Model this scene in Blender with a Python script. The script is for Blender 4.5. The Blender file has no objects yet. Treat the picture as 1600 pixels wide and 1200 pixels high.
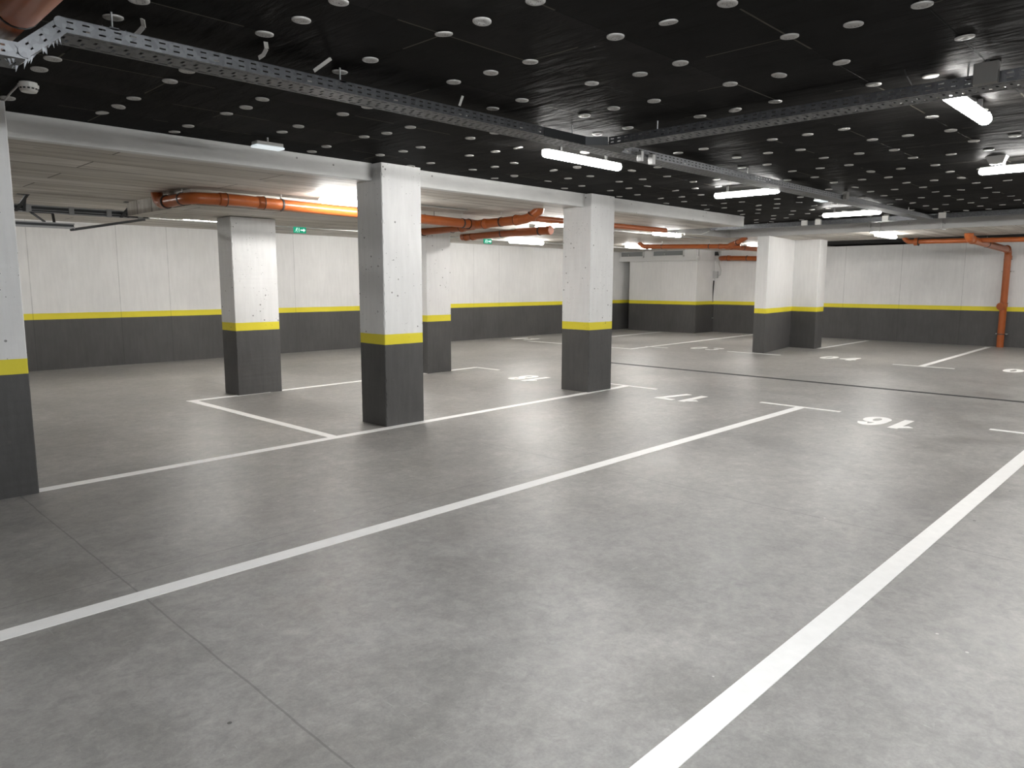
import bpy, math, random
from mathutils import Vector, Matrix
rnd = random.Random(7)
SC = bpy.context.scene
COL = SC.collection
PI = math.pi

# ------------------------------------------------------------------ camera, world, exposure
PITCH, ROLL, YAW, FPX, CAMZ = .1371, .0028, .7723, 1138.0, 1.55
Fv = Vector((math.cos(YAW)*math.cos(PITCH), math.sin(YAW)*math.cos(PITCH), -math.sin(PITCH)))
Rv = Fv.cross(Vector((0, 0, 1))).normalized()
Uv = Rv.cross(Fv)
R2 = Rv*math.cos(ROLL) + Uv*math.sin(ROLL)
U2 = -Rv*math.sin(ROLL) + Uv*math.cos(ROLL)
cam_data = bpy.data.cameras.new('camera')
cam = bpy.data.objects.new('camera', cam_data)
COL.objects.link(cam)
mw = Matrix.Identity(4)
for i in range(3):
    mw[i][0], mw[i][1], mw[i][2] = R2[i], U2[i], -Fv[i]
mw[2][3] = CAMZ
cam.matrix_world = mw
cam_data.sensor_width = 36
cam_data.lens = FPX/1600*36
cam_data.clip_start = .05
SC.camera = cam
world = bpy.data.worlds.new('world')
SC.world = world
world.use_nodes = True
world.node_tree.nodes['Background'].inputs[0].default_value = (.62, .68, .75, 1)
world.node_tree.nodes['Background'].inputs[1].default_value = .0
SC.view_settings.view_transform = 'Standard'
SC.view_settings.look = 'None'
SC.view_settings.gamma = 1
SC.view_settings.use_curve_mapping = False
SC.view_settings.exposure = 2.42
LAMP = 21.0        # radiance of the lamp diffusers

# ------------------------------------------------------------------ materials
def mat(name):
    m = bpy.data.materials.new(name); m.use_nodes = True
    nt = m.node_tree; b = nt.nodes['Principled BSDF']
    return m, nt, b
class N:
    """small node-building helper"""
    def __init__(s, nt): s.nt = nt
    def n(s, t, **kw):
        nd = s.nt.nodes.new(t)
        for k, v in kw.items():
            if k.startswith('i_'):
                key = k[2:]
                key = int(key) if key.isdigit() else key.replace('_', ' ')
                nd.inputs[key].default_value = v
            else: setattr(nd, k, v)
        return nd
    def l(s, a, b): s.nt.links.new(a, b)
    def math(s, op, a, b=None, c=None):
        nd = s.nt.nodes.new('ShaderNodeMath'); nd.operation = op
        for i, v in enumerate((a, b, c)):
            if v is None: continue
            if isinstance(v, (int, float)): nd.inputs[i].default_value = v
            else: s.l(v, nd.inputs[i])
        return nd.outputs[0]
    def ramp(s, fac, stops, interp='LINEAR'):
        nd = s.nt.nodes.new('ShaderNodeValToRGB'); nd.color_ramp.interpolation = interp
        e = nd.color_ramp.elements
        while len(e) < len(stops): e.new(.5)
        for x, (p, c) in zip(e, stops):
            x.position = p; x.color = (*c, 1) if len(c) == 3 else c
        s.l(fac, nd.inputs[0]); return nd.outputs[0]
    def mix(s, fac, a, b, blend='MIX'):
        nd = s.nt.nodes.new('ShaderNodeMix'); nd.data_type = 'RGBA'; nd.blend_type = blend
        for sock, v in ((nd.inputs[0], fac), (nd.inputs[6], a), (nd.inputs[7], b)):
            if isinstance(v, (int, float)): sock.default_value = v
            elif isinstance(v, tuple): sock.default_value = (*v, 1)
            else: s.l(v, sock)
        return nd.outputs[2]
    def noise(s, vec, scale, detail=4, rough=.55, dist=0):
        nd = s.n('ShaderNodeTexNoise'); nd.inputs['Scale'].default_value = scale
        nd.inputs['Detail'].default_value = detail; nd.inputs['Roughness'].default_value = rough
        nd.inputs['Distortion'].default_value = dist
        s.l(vec, nd.inputs['Vector']); return nd.outputs[0]
    def mapping(s, vec, loc=(0, 0, 0), scale=(1, 1, 1), rot=(0, 0, 0)):
        nd = s.n('ShaderNodeMapping'); s.l(vec, nd.inputs[0])
        nd.inputs[1].default_value = loc; nd.inputs[2].default_value = rot; nd.inputs[3].default_value = scale
        return nd.outputs[0]
    def bump(s, h, strength, dist, normal=None):
        nd = s.n('ShaderNodeBump'); nd.inputs['Strength'].default_value = strength
        nd.inputs['Distance'].default_value = dist; s.l(h, nd.inputs['Height'])
        if normal is not None: s.l(normal, nd.inputs['Normal'])
        return nd.outputs[0]
    def pos(s):
        g = s.n('ShaderNodeNewGeometry'); return g.outputs['Position']

def simple(name, col, rough=.5, metal=0., noise=0., nscale=30, bump=0.):
    m, nt, b = mat(name); q = N(nt)
    b.inputs['Base Color'].default_value = (*col, 1)
    b.inputs['Roughness'].default_value = rough; b.inputs['Metallic'].default_value = metal
    if noise or bump:
        tc = q.n('ShaderNodeTexCoord'); f = q.noise(tc.outputs['Object'], nscale, 5)
        if noise:
            d = tuple(max(0, c*(1-noise)) for c in col); u = tuple(min(1, c*(1+noise)) for c in col)
            q.l(q.ramp(f, [(.3, d), (.7, u)]), b.inputs['Base Color'])
        if bump: q.l(q.bump(f, bump, .01), b.inputs['Normal'])
    return m

def emit(name, col, strength):
    m, nt, b = mat(name)
    b.inputs['Base Color'].default_value = (.8, .8, .8, 1)
    b.inputs['Emission Color'].default_value = (*col, 1)
    b.inputs['Emission Strength'].default_value = strength
    return m

def floor_material():
    m, nt, b = mat('power_floated_concrete'); q = N(nt); p = q.pos()
    big = q.noise(p, .45, 4, .6, .6)
    mid = q.noise(p, 1.8, 6, .62, .8)
    fine = q.noise(p, 9, 8, .7, .4)
    grit = q.noise(p, 90, 3, .6)
    c = q.ramp(mid, [(.30, (.262, .254, .244)), (.52, (.322, .314, .303)), (.74, (.40, .392, .378))])
    c2 = q.ramp(big, [(.33, (.80, .80, .80)), (.7, (1.13, 1.12, 1.10))])
    c = q.mix(1, c, c2, 'MULTIPLY')
    c3 = q.ramp(fine, [(.32, (.78, .78, .78)), (.68, (1.18, 1.175, 1.165))])
    c = q.mix(.8, c, c3, 'MULTIPLY')
    c4 = q.ramp(grit, [(.3, (.93, .93, .93)), (.7, (1.06, 1.06, 1.06))])
    c = q.mix(1, c, c4, 'MULTIPLY')
    f2 = q.noise(p, 26, 8, .75, .6)
    c = q.mix(.8, c, q.ramp(f2, [(.36, (.84, .84, .84)), (.64, (1.14, 1.135, 1.13))]), 'MULTIPLY')
    scr = q.noise(q.mapping(p, scale=(26, 4, 1), rot=(0, 0, 1.1)), 1.0, 6, .7, 2.2)
    c = q.mix(q.ramp(scr, [(.64, (0, 0, 0)), (.72, (.45, .45, .45))]), c, (.55, .54, .52))
    # pale trowel scuffs
    st = q.noise(q.mapping(p, scale=(3.2, 9, 1), rot=(0, 0, .5)), 1.4, 7, .75, 1.6)
    c = q.mix(q.ramp(st, [(.60, (0, 0, 0)), (.76, (.42, .42, .42))]), c, (.52, .51, .49))
    st2 = q.noise(q.mapping(p, scale=(12, 2.5, 1), rot=(0, 0, -.4)), 1.7, 6, .7, 1.4)
    c = q.mix(q.ramp(st2, [(.66, (0, 0, 0)), (.75, (.5, .5, .5))]), c, (.16, .155, .148))
    # little specks
    v = q.n('ShaderNodeTexVoronoi'); v.inputs['Scale'].default_value = 2.6; q.l(p, v.inputs['Vector'])
    sp = q.math('LESS_THAN', v.outputs['Distance'], .028)
    c = q.mix(sp, c, (.08, .075, .07))
    v2 = q.n('ShaderNodeTexVoronoi'); v2.inputs['Scale'].default_value = 3.1
    q.l(q.mapping(p, loc=(3.3, 1.7, 0)), v2.inputs['Vector'])
    c = q.mix(q.math('LESS_THAN', v2.outputs['Distance'], .022), c, (.6, .59, .57))
    # saw-cut joints
    sx = q.n('ShaderNodeSeparateXYZ'); q.l(p, sx.inputs[0])
    wob = q.math('MULTIPLY', q.math('SUBTRACT', q.noise(p, 2.2, 3), .5), .02)
    def joint(coord, off, per, wd):
        a = q.math('ADD', q.math('SUBTRACT', coord, off), wob)
        a = q.math('DIVIDE', a, per)
        a = q.math('SUBTRACT', a, q.math('ROUND', a))
        a = q.math('MULTIPLY', q.math('ABSOLUTE', a), per)
        return q.math('LESS_THAN', a, wd)
    j = q.math('MAXIMUM', joint(sx.outputs[0], 1.19, 3.63, .0045), joint(sx.outputs[1], 4.06, 3.75, .0035))
    c = q.mix(q.math('MULTIPLY', j, .48), c, (.085, .085, .08))
    q.l(c, b.inputs['Base Color'])
    q.l(q.ramp(mid, [(.3, (.36,)*3), (.75, (.50,)*3)]), b.inputs['Roughness'])
    b.inputs['Specular IOR Level'].default_value = .75
    h = q.math('ADD', q.math('MULTIPLY', fine, .6), q.math('MULTIPLY', grit, .25))
    h = q.math('SUBTRACT', h, q.math('MULTIPLY', j, 1.2))
    q.l(q.bump(h, .25, .006), b.inputs['Normal'])
    return m

def painted_concrete(name, white, dark, seam=None, blotch=.05, pits=True):
    """white paint above, yellow stripe 0.9-1.0 m, charcoal paint below"""
    m, nt, b = mat(name); q = N(nt); p = q.pos()
    sx = q.n('ShaderNodeSeparateXYZ'); q.l(p, sx.inputs[0])
    n1 = q.noise(p, 1.3, 5, .6); n2 = q.noise(q.mapping(p, scale=(6, 6, .8)), 3, 5, .6)
    w = q.ramp(n1, [(.3, tuple(c*(1-blotch*1.3) for c in white)), (.7, tuple(min(.92, c*(1+blotch*.5)) for c in white))])
    w = q.mix(1, w, q.ramp(n2, [(.3, (.95, .95, .95)), (.7, (1.03, 1.03, 1.03))]), 'MULTIPLY')
    d = q.ramp(n1, [(.3, tuple(c*.86 for c in dark)), (.7, tuple(c*1.12 for c in dark))])
    d = q.mix(1, d, q.ramp(n2, [(.3, (.90, .90, .90)), (.7, (1.1, 1.1, 1.1))]), 'MULTIPLY')
    yl = q.ramp(n1, [(.3, (.72, .61, .022)), (.7, (.80, .69, .04))])
    zj = q.math('ADD', sx.outputs[2], q.math('MULTIPLY', q.math('SUBTRACT', q.noise(p, 5, 3), .5), .007))
    c = q.mix(q.math('GREATER_THAN', zj, .895), d, yl)
    c = q.mix(q.math('GREATER_THAN', zj, 1.005), c, w)
    h = q.math('ADD', q.math('MULTIPLY', q.noise(p, 14, 5, .6), .5), q.math('MULTIPLY', n2, .4))
    if pits:
        v = q.n('ShaderNodeTexVoronoi'); v.inputs['Scale'].default_value = 9; q.l(p, v.inputs['Vector'])
        msk = q.math('GREATER_THAN', q.noise(p, 2.1, 3), .45)
        pit = q.math('MULTIPLY', q.math('LESS_THAN', v.outputs['Distance'], .095), msk)
        v3 = q.n('ShaderNodeTexVoronoi'); v3.inputs['Scale'].default_value = 23; q.l(p, v3.inputs['Vector'])
        m3 = q.math('GREATER_THAN', q.noise(q.mapping(p, loc=(5, 2, 3)), 3.1, 3), .49)
        pit = q.math('MAXIMUM', pit, q.math('MULTIPLY', q.math('LESS_THAN', v3.outputs['Distance'], .10), m3))
        c = q.mix(q.math('MULTIPLY', pit, .72), c, (.09, .085, .08))
        h = q.math('SUBTRACT', h, q.math('MULTIPLY', pit, .9))
    if seam:
        axis, positions = seam
        s = None
        for x in positions:
            a = q.math('ABSOLUTE', q.math('SUBTRACT', sx.outputs[axis], x))
            a = q.math('LESS_THAN', a, .007)
            s = a if s is None else q.math('MAXIMUM', s, a)
        c = q.mix(q.math('MULTIPLY', s, q.math('MULTIPLY', q.noise(q.mapping(p, scale=(1, 1, 2)), 2.5, 3), .8)), c, (.42, .42, .42), 'MULTIPLY')
        h = q.math('SUBTRACT', h, q.math('MULTIPLY', s, .8))
    q.l(c, b.inputs['Base Color']); b.inputs['Roughness'].default_value = .62
    q.l(q.bump(h, .30, .012), b.inputs['Normal'])
    return m

def white_concrete(name, white):
    m, nt, b = mat(name); q = N(nt); p = q.pos()
    n1 = q.noise(p, 1.6, 5, .6); n2 = q.noise(q.mapping(p, scale=(1, 1, 4)), 4, 5, .6)
    w = q.ramp(n1, [(.3, tuple(c*.88 for c in white)), (.7, white)])
    w = q.mix(1, w, q.ramp(n2, [(.3, (.93, .93, .93)), (.7, (1.04, 1.04, 1.04))]), 'MULTIPLY')
    v = q.n('ShaderNodeTexVoronoi'); v.inputs['Scale'].default_value = 8; q.l(p, v.inputs['Vector'])
    msk = q.math('GREATER_THAN', q.noise(p, 1.9, 3), .5)
    pit = q.math('MULTIPLY', q.math('LESS_THAN', v.outputs['Distance'], .09), msk)
    w = q.mix(q.math('MULTIPLY', pit, .7), w, (.1, .1, .09))
    q.l(w, b.inputs['Base Color']); b.inputs['Roughness'].default_value = .65
    q.l(q.bump(q.math('SUBTRACT', n1, pit), .3, .01), b.inputs['Normal'])
    return m

def soffit_material():
    """board-marked raw concrete, planks along X"""
    m, nt, b = mat('board_marked_concrete'); q = N(nt); p = q.pos()
    st = q.noise(q.mapping(p, scale=(.35, 4.5, 1)), 1.6, 7, .65, .3)
    bl = q.noise(q.mapping(p, loc=(4, 1, 0), scale=(.6, 1.3, 1)), .9, 5, .6, .5)
    c = q.ramp(st, [(.28, (.36, .32, .28)), (.5, (.62, .595, .56)), (.72, (.77, .75, .72))])
    c = q.mix(1, c, q.ramp(bl, [(.3, (.74, .72, .70)), (.7, (1.12, 1.11, 1.09))]), 'MULTIPLY')
    br = q.n('ShaderNodeTexBrick'); br.offset = .37
    q.l(q.mapping(p, loc=(.3, .12, 0)), br.inputs['Vector'])
    br.inputs['Scale'].default_value = 1; br.inputs['Brick Width'].default_value = 2.5
    br.inputs['Row Height'].default_value = .5; br.inputs['Mortar Size'].default_value = .008
    br.inputs['Mortar Smooth'].default_value = .3
    br.inputs['Color1'].default_value = (1, 1, 1, 1); br.inputs['Color2'].default_value = (.80, .79, .76, 1)
    c = q.mix(1, c, br.outputs['Color'], 'MULTIPLY')
    c = q.mix(q.math('MULTIPLY', br.outputs['Fac'], .7), c, (.10, .08, .06))
    v = q.n('ShaderNodeTexVoronoi'); v.inputs['Scale'].default_value = 3.2
    q.l(q.mapping(p, scale=(.6, 2, 1)), v.inputs['Vector'])
    c = q.mix(q.math('MULTIPLY', q.math('LESS_THAN', v.outputs['Distance'], .07), .7), c, (.08, .065, .05))
    q.l(c, b.inputs['Base Color']); b.inputs['Roughness'].default_value = .6
    h = q.math('SUBTRACT', q.math('MULTIPLY', st, .7), br.outputs['Fac'])
    q.l(q.bump(h, .5, .015), b.inputs['Normal'])
    return m

def black_ceiling_material():
    """black foil faced insulation boards with wrinkles and butt joints"""
    m, nt, b = mat('black_insulation_facing'); q = N(nt); p = q.pos()
    pm = q.mapping(p, loc=(-1.30, -1.10, 0))
    br = q.n('ShaderNodeTexBrick'); br.offset = .5; br.offset_frequency = 2
    q.l(pm, br.inputs['Vector'])
    br.inputs['Scale'].default_value = 1; br.inputs['Brick Width'].default_value = 1.247
    br.inputs['Row Height'].default_value = .6235; br.inputs['Mortar Size'].default_value = .006
    br.inputs['Mortar Smooth'].default_value = .2; br.inputs['Bias'].default_value = 0
    br.inputs['Color1'].default_value = (.0022, .0021, .002, 1); br.inputs['Color2'].default_value = (.010, .0097, .0093, 1)
    br.inputs['Mortar'].default_value = (.0015, .0015, .0015, 1)
    n1 = q.noise(p, 3.2, 6, .65)
    c = q.mix(1, br.outputs['Color'], q.ramp(n1, [(.3, (.7, .7, .7)), (.7, (1.7, 1.65, 1.6))]), 'MULTIPLY')
    # glass wool showing at some of the joints
    wool = q.math('MULTIPLY', br.outputs['Fac'], q.math('GREATER_THAN', q.noise(p, 1.5, 3), .54))
    c = q.mix(q.math('MULTIPLY', wool, .5), c, (.13, .12, .095))
    dust = q.ramp(q.noise(p, 7, 8, .75), [(.6, (0, 0, 0)), (.85, (.2, .2, .2))])
    c = q.mix(dust, c, (.018, .017, .016))
    # matt foil: mostly diffuse with a thin, weak gloss that grows little towards grazing
    df = q.n('ShaderNodeBsdfDiffuse'); gl = q.n('ShaderNodeBsdfGlossy'); mx = q.n('ShaderNodeMixShader')
    q.l(c, df.inputs['Color']); q.l(q.ramp(n1, [(.3, (.34,)*3), (.7, (.50,)*3)]), gl.inputs['Roughness'])
    lw = q.n('ShaderNodeLayerWeight'); lw.inputs['Blend'].default_value = .25
    q.l(q.math('MULTIPLY_ADD', lw.outputs['Fresnel'], .06, .016), mx.inputs[0])
    q.l(df.outputs[0], mx.inputs[1]); q.l(gl.outputs[0], mx.inputs[2])
    q.l(mx.outputs[0], nt.nodes['Material Output'].inputs[0])
    # wrinkles run across the boards
    w1 = q.noise(q.mapping(p, scale=(11, 2.6, 1), rot=(0, 0, .75)), 1.1, 5, .6, .5)
    w2 = q.noise(q.mapping(p, scale=(5, 1.2, 1), rot=(0, 0, .8)), 1.0, 3, .5, .8)
    h = q.math('ADD', q.math('MULTIPLY', w1, .55), w2)
    h = q.math('SUBTRACT', h, q.math('MULTIPLY', br.outputs['Fac'], .8))
    bn = q.bump(q.math('MULTIPLY', h, q.ramp(q.noise(p, .9, 3), [(.35, (.35,)*3), (.62, (1.3,)*3)])), .8, .045); q.l(bn, df.inputs['Normal']); q.l(bn, gl.inputs['Normal'])
    nt.nodes.remove(b)
    return m

def galvanised():
    m, nt, b = mat('galvanised_steel'); q = N(nt)
    p = q.pos()
    v = q.n('ShaderNodeTexVoronoi'); v.inputs['Scale'].default_value = 45; q.l(p, v.inputs['Vector'])
    c = q.ramp(v.outputs['Color'], [(0, (.10, .104, .111)), (1, (.165, .17, .178))])
    q.l(c, b.inputs['Base Color']); b.inputs['Metallic'].default_value = .65
    b.inputs['Roughness'].default_value = .48
    return m

def washer_material():
    m, nt, b = mat('washer_plastic'); q = N(nt)
    tc = q.n('ShaderNodeTexCoord'); sx = q.n('ShaderNodeSeparateXYZ'); q.l(tc.outputs['Object'], sx.inputs[0])
    r = q.math('SQRT', q.math('ADD', q.math('POWER', sx.outputs[0], 2), q.math('POWER', sx.outputs[1], 2)))
    v = q.n('ShaderNodeTexVoronoi'); v.inputs['Scale'].default_value = 105; q.l(tc.outputs['Object'], v.inputs['Vector'])
    hole = q.math('MULTIPLY', q.math('LESS_THAN', v.outputs['Distance'], .36),
                  q.math('MULTIPLY', q.math('LESS_THAN', r, .027), q.math('GREATER_THAN', r, .004)))
    c = q.mix(q.math('MULTIPLY', hole, .85), (.40, .39, .375), (.03, .03, .03))
    ring = q.math('LESS_THAN', q.math('ABSOLUTE', q.math('SUBTRACT', r, .034)), .0012)
    c = q.mix(q.math('MULTIPLY', ring, .5), c, (.2, .2, .19))
    q.l(c, b.inputs['Base Color']); b.inputs['Roughness'].default_value = .5
    return m

M = {}
M['floor'] = floor_material()
WHITE, DARK = (.77, .77, .765), (.076, .074, .073)
M['wall_left'] = painted_concrete('wall_paint_long', (.76, .755, .745), DARK, (0, (.6, 3.3, 4.73, 5.64, 8.35, 10.58, 13.77, 14.76, 17.6)), .05, False)
M['wall_right'] = painted_concrete('wall_paint_end', (.76, .755, .745), DARK, (1, (12.27, 9.4, 7.9, 6.41, 4.92, 3.42, 1.9)), .07, False)
M['plain'] = painted_concrete('wall_paint_plain', (.76, .755, .745), DARK, None, .04, False)
M['pillar'] = painted_concrete('pillar_paint', WHITE, DARK, None, .05, True)
M['edge'] = white_concrete('slab_edge_paint', (.72, .72, .71))
M['fascia'] = white_concrete('fascia_paint', (.50, .495, .485))
M['soffit'] = soffit_material()
M['black'] = black_ceiling_material()
M['galv'] = galvanised()
M['washer'] = washer_material()
M['line'] = simple('road_marking_paint', (.95, .94, .92), .5, 0, .03, 14, .1)
M['orange'] = simple('orange_drain_plastic', (.37, .092, .02), .30, 0, .07, 8)
M['rubber'] = simple('black_rubber', (.012, .012, .012), .5)
M['steel'] = simple('zinc_steel', (.5, .5, .5), .35, .9)
M['darksteel'] = simple('dark_steel', (.06, .063, .066), .5, .5)
M['railsteel'] = simple('rail_steel', (.36, .365, .37), .5, .4, .1, 20)
M['whiteplastic'] = simple('white_plastic', (.74, .73, .70), .4)
M['greyplastic'] = simple('grey_box_plastic', (.46, .46, .45), .5)
M['boxgrey'] = simple('dark_grey_box', (.17, .165, .155), .6)
M['cable'] = simple('black_cable', (.015, .015, .015), .5)
M['strap'] = simple('white_strap', (.52, .51, .48), .55)
M['lampbody'] = simple('lamp_housing', (.62, .62, .60), .5)
M['tube'] = emit('lamp_diffuser', (1.0, .985, .955), LAMP)
M['cool_fill'] = emit('cool_fill_diffuser', (.95, .98, 1.0), LAMP)  # cool tint for the unseen lamps added around the camera
M['emer'] = emit('clear_diffuser', (.85, .95, 1), .12)
M['green'] = emit('exit_green', (.0, .30, .17), .16)
M['green'].node_tree.nodes['Principled BSDF'].inputs['Base Color'].default_value = (.01, .22, .12, 1)
M['pict'] = emit('exit_white', (.75, 1, .93), .22)
M['frame'] = simple('white_window_frame', (.74, .74, .73), .4)
M['hole'] = simple('dark_opening', (.02, .02, .02), .7)
gm, gnt, gb = mat('window_glass')
gb.inputs['Base Color'].default_value = (.42, .44, .44, 1); gb.inputs['Roughness'].default_value = .12
gb.inputs['Transmission Weight'].default_value = .35
M['glass'] = gm

# ------------------------------------------------------------------ mesh helpers
class MB:
    def __init__(s): s.v = []; s.f = []; s.sm = []
    def add(s, vs, fs, smooth=False):
        o = len(s.v); s.v += [tuple(x) for x in vs]
        for f in fs: s.f.append(tuple(i+o for i in f)); s.sm.append(smooth)
        return s
    def box(s, a, b):
        x0, y0, z0 = a; x1, y1, z1 = b
        vs = [(x0, y0, z0), (x1, y0, z0), (x1, y1, z0), (x0, y1, z0), (x0, y0, z1), (x1, y0, z1), (x1, y1, z1), (x0, y1, z1)]
        return s.add(vs, [(0, 3, 2, 1), (4, 5, 6, 7), (0, 1, 5, 4), (1, 2, 6, 5), (2, 3, 7, 6), (3, 0, 4, 7)])
    def obox(s, c, ux, uy, uz, hx, hy, hz):
        c = Vector(c); ux, uy, uz = Vector(ux).normalized(), Vector(uy).normalized(), Vector(uz).normalized()
        vs = [c + ux*hx*i + uy*hy*j + uz*hz*k for k in (-1, 1) for i, j in ((-1, -1), (1, -1), (1, 1), (-1, 1))]
        return s.add(vs, [(0, 3, 2, 1), (4, 5, 6, 7), (0, 1, 5, 4), (1, 2, 6, 5), (2, 3, 7, 6), (3, 0, 4, 7)])
    def bar(s, a, b, w, h, up=(0, 0, 1)):
        a, b = Vector(a), Vector(b); d = (b-a).normalized(); side = d.cross(Vector(up)).normalized(); u = side.cross(d)
        return s.obox((a+b)/2, d, side, u, (b-a).length/2, w/2, h/2)
    def prism(s, poly, z0, z1):
        n = len(poly); vs = [(x, y, z0) for x, y in poly] + [(x, y, z1) for x, y in poly]
        return s.add(vs, [tuple(range(n))[::-1], tuple(range(n, 2*n))] + [(i, (i+1) % n, (i+1) % n+n, i+n) for i in range(n)])
    def tube(s, pts, r, seg=16, caps=True):
        pts = [Vector(p) for p in pts]; n = len(pts)
        ups = None; rings = []
        for i, p in enumerate(pts):
            d = (pts[min(i+1, n-1)] - pts[max(i-1, 0)]).normalized()
            if ups is None:
                a = Vector((0, 0, 1)) if abs(d.z) < .9 else Vector((1, 0, 0))
                ups = (a - d*a.dot(d)).normalized()
            else: ups = (ups - d*ups.dot(d)).normalized()
            sd = d.cross(ups)
            rr = r[i] if isinstance(r, (list, tuple)) else r
            rings.append([p + ups*math.cos(2*PI*k/seg)*rr + sd*math.sin(2*PI*k/seg)*rr for k in range(seg)])
        vs = [q for g in rings for q in g]; fs = []
        for i in range(n-1):
            for k in range(seg): fs.append((i*seg+k, i*seg+(k+1) % seg, (i+1)*seg+(k+1) % seg, (i+1)*seg+k))
        s.add(vs, fs, True)
        if caps:
            s.add(rings[0], [tuple(range(seg))[::-1]]); s.add(rings[-1], [tuple(range(seg))])
        return s
    def ring(s, c, d, r, w, seg=18):
        c, d = Vector(c), Vector(d).normalized()
        return s.tube([c-d*w/2, c+d*w/2], r, seg)
    def perf(s, O, U, V, pitch, n, bands):
        """perforated sheet: bands = (v0, v1, hole or None); hole = (u0,u1,w0,w1) fractions of pitch / metres"""
        O, U, V = Vector(O), Vector(U), Vector(V)
        for v0, v1, hole in bands:
            if hole is None:
                s.add([O+V*v0, O+U*pitch*n+V*v0, O+U*pitch*n+V*v1, O+V*v1], [(0, 1, 2, 3)]); continue
            a0, a1, b0, b1 = hole
            for i in range(n):
                P = O + U*pitch*i
                o = [P+V*v0, P+U*pitch+V*v0, P+U*pitch+V*v1, P+V*v1]
                h = [P+U*a0+V*b0, P+U*a1+V*b0, P+U*a1+V*b1, P+U*a0+V*b1]
                s.add(o+h, [(0, 1, 5, 4), (1, 2, 6, 5), (2, 3, 7, 6), (3, 0, 4, 7)])
        return s
    def build(s, name, m, parent=None, origin=None):
        me = bpy.data.meshes.new(name)
        vs = s.v
        if origin is not None: vs = [(x-origin[0], y-origin[1], z-origin[2]) for x, y, z in vs]
        me.from_pydata(vs, [], s.f); me.materials.append(m if not isinstance(m, str) else M[m])
        me.polygons.foreach_set('use_smooth', s.sm); me.update()
        o = bpy.data.objects.new(name, me); COL.objects.link(o)
        if parent: 
            o.parent = parent
            if origin is None: o.matrix_parent_inverse = Matrix.Translation(-Vector(parent.location))
        elif origin is not None: o.location = origin
        return o
def tag(o, label=None, cat=None, group=None, kind=None):
    if label: o['label'] = label
    if cat: o['category'] = cat
    if group: o['group'] = group
    if kind: o['kind'] = kind
    return o
def thing(name, label, cat, loc, group=None):
    o = bpy.data.objects.new(name, None); COL.objects.link(o); o.location = loc; o.empty_display_size = .2
    return tag(o, label, cat, group)
def bevel(o, w, seg=2):
    b = o.modifiers.new('bevel', 'BEVEL'); b.width = w; b.segments = seg; b.limit_method = 'ANGLE'
    return o
def elbow(a, c, b, r, n=6):
    """points rounding the corner c between a and b with cut length r"""
    a, b, c = Vector(a), Vector(b), Vector(c)
    p, q = c+(a-c).normalized()*r, c+(b-c).normalized()*r
    return [p*(1-t)**2 + c*2*t*(1-t) + q*t*t for t in [i/n for i in range(n+1)]]

# ------------------------------------------------------------------ the shell
X0, X1, Y0, Y1 = -7.0, 21.75, -9.0, 14.9
H, HS, HD = 2.80, 2.62, 2.44
st = lambda o: tag(o, kind='structure')
st(MB().box((X0, Y0, -.2), (X1+1, Y1+.2, 0)).build('floor', 'floor'))
st(MB().box((X0, Y1, 0), (X1+1, Y1+.2, 3.0)).build('wall_left', 'wall_left'))
st(MB().box((X1, Y0, 0), (X1+.2, Y1, 2.63)).build('wall_right', 'wall_right'))
st(MB().box((X0-.2, Y0, 0), (X0, Y1, 3.0)).build('wall_back', 'plain'))
st(MB().box((X0, Y0-.2, 0), (X1, Y0, 3.0)).build('wall_front', 'plain'))
# black insulated ceiling, boards billow a little between their fixings
def black_ceiling():
    m = MB(); d = .104
    nx, ny = int((16.6-X0)/d), int((9.3-Y0)/d)
    vs = []
    for j in range(ny+1):
        for i in range(nx+1):
            x, y = X0+i*d, Y0+j*d
            u, v = (x-1.3)/.6235, (y-1.1)/.6235
            z = H - .003*abs(math.sin(PI*u)*math.sin(PI*v)) - .0025*math.sin(x*1.7+y*.9)*math.sin(y*1.3-x*.4)
            vs.append((x, y, z))
    fs = [(j*(nx+1)+i, (j+1)*(nx+1)+i, (j+1)*(nx+1)+i+1, j*(nx+1)+i+1) for j in range(ny) for i in range(nx)]
    m.add(vs, fs, True)
    m.box((X0, Y0, H+.03), (X1+1, Y1+.2, H+.15))
    m.box((18.8, Y0, 2.67), (X1+1, 8.5, 2.75))
    return m.build('ceiling', 'black')
st(black_ceiling())
# lower concrete slabs
sl = MB().prism([(X0, 6.62), (12.87, 6.62), (12.87, 8.45), (15.92, 8.45), (15.92, Y0), (18.8, Y0), (18.8, 8.5), (X1+1, 8.5), (X1+1, Y1), (X0, Y1)], HS, H+.05).build('ceiling', 'soffit')
st(sl)
st(MB().box((3.58, 8.66, HD), (9.3, 10.75, HS+.01)).build('ceiling', 'soffit'))
# painted edge of the lower slab, between the pillars
def edge_strip(x0, x1, name):
    m = MB(); m.box((x0, 6.56, HS-.005), (x1, 6.66, H-.003)); return st(bevel(m.build(name, 'edge'), .006))
edge_strip(1.33, 4.62, 'trim_1'); edge_strip(5.14, 8.2, 'trim_2'); edge_strip(8.78, 12.9, 'trim_3')
st(MB().box((15.86, -6, HS-.005), (15.95, 8.45, H-.003)).build('trim_4', 'fascia'))
st(MB().box((12.9, 8.40, HS-.005), (15.86, 8.48, H-.003)).build('trim_10', 'fascia'))
edge_strip(X0, .72, 'trim_5')

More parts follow.
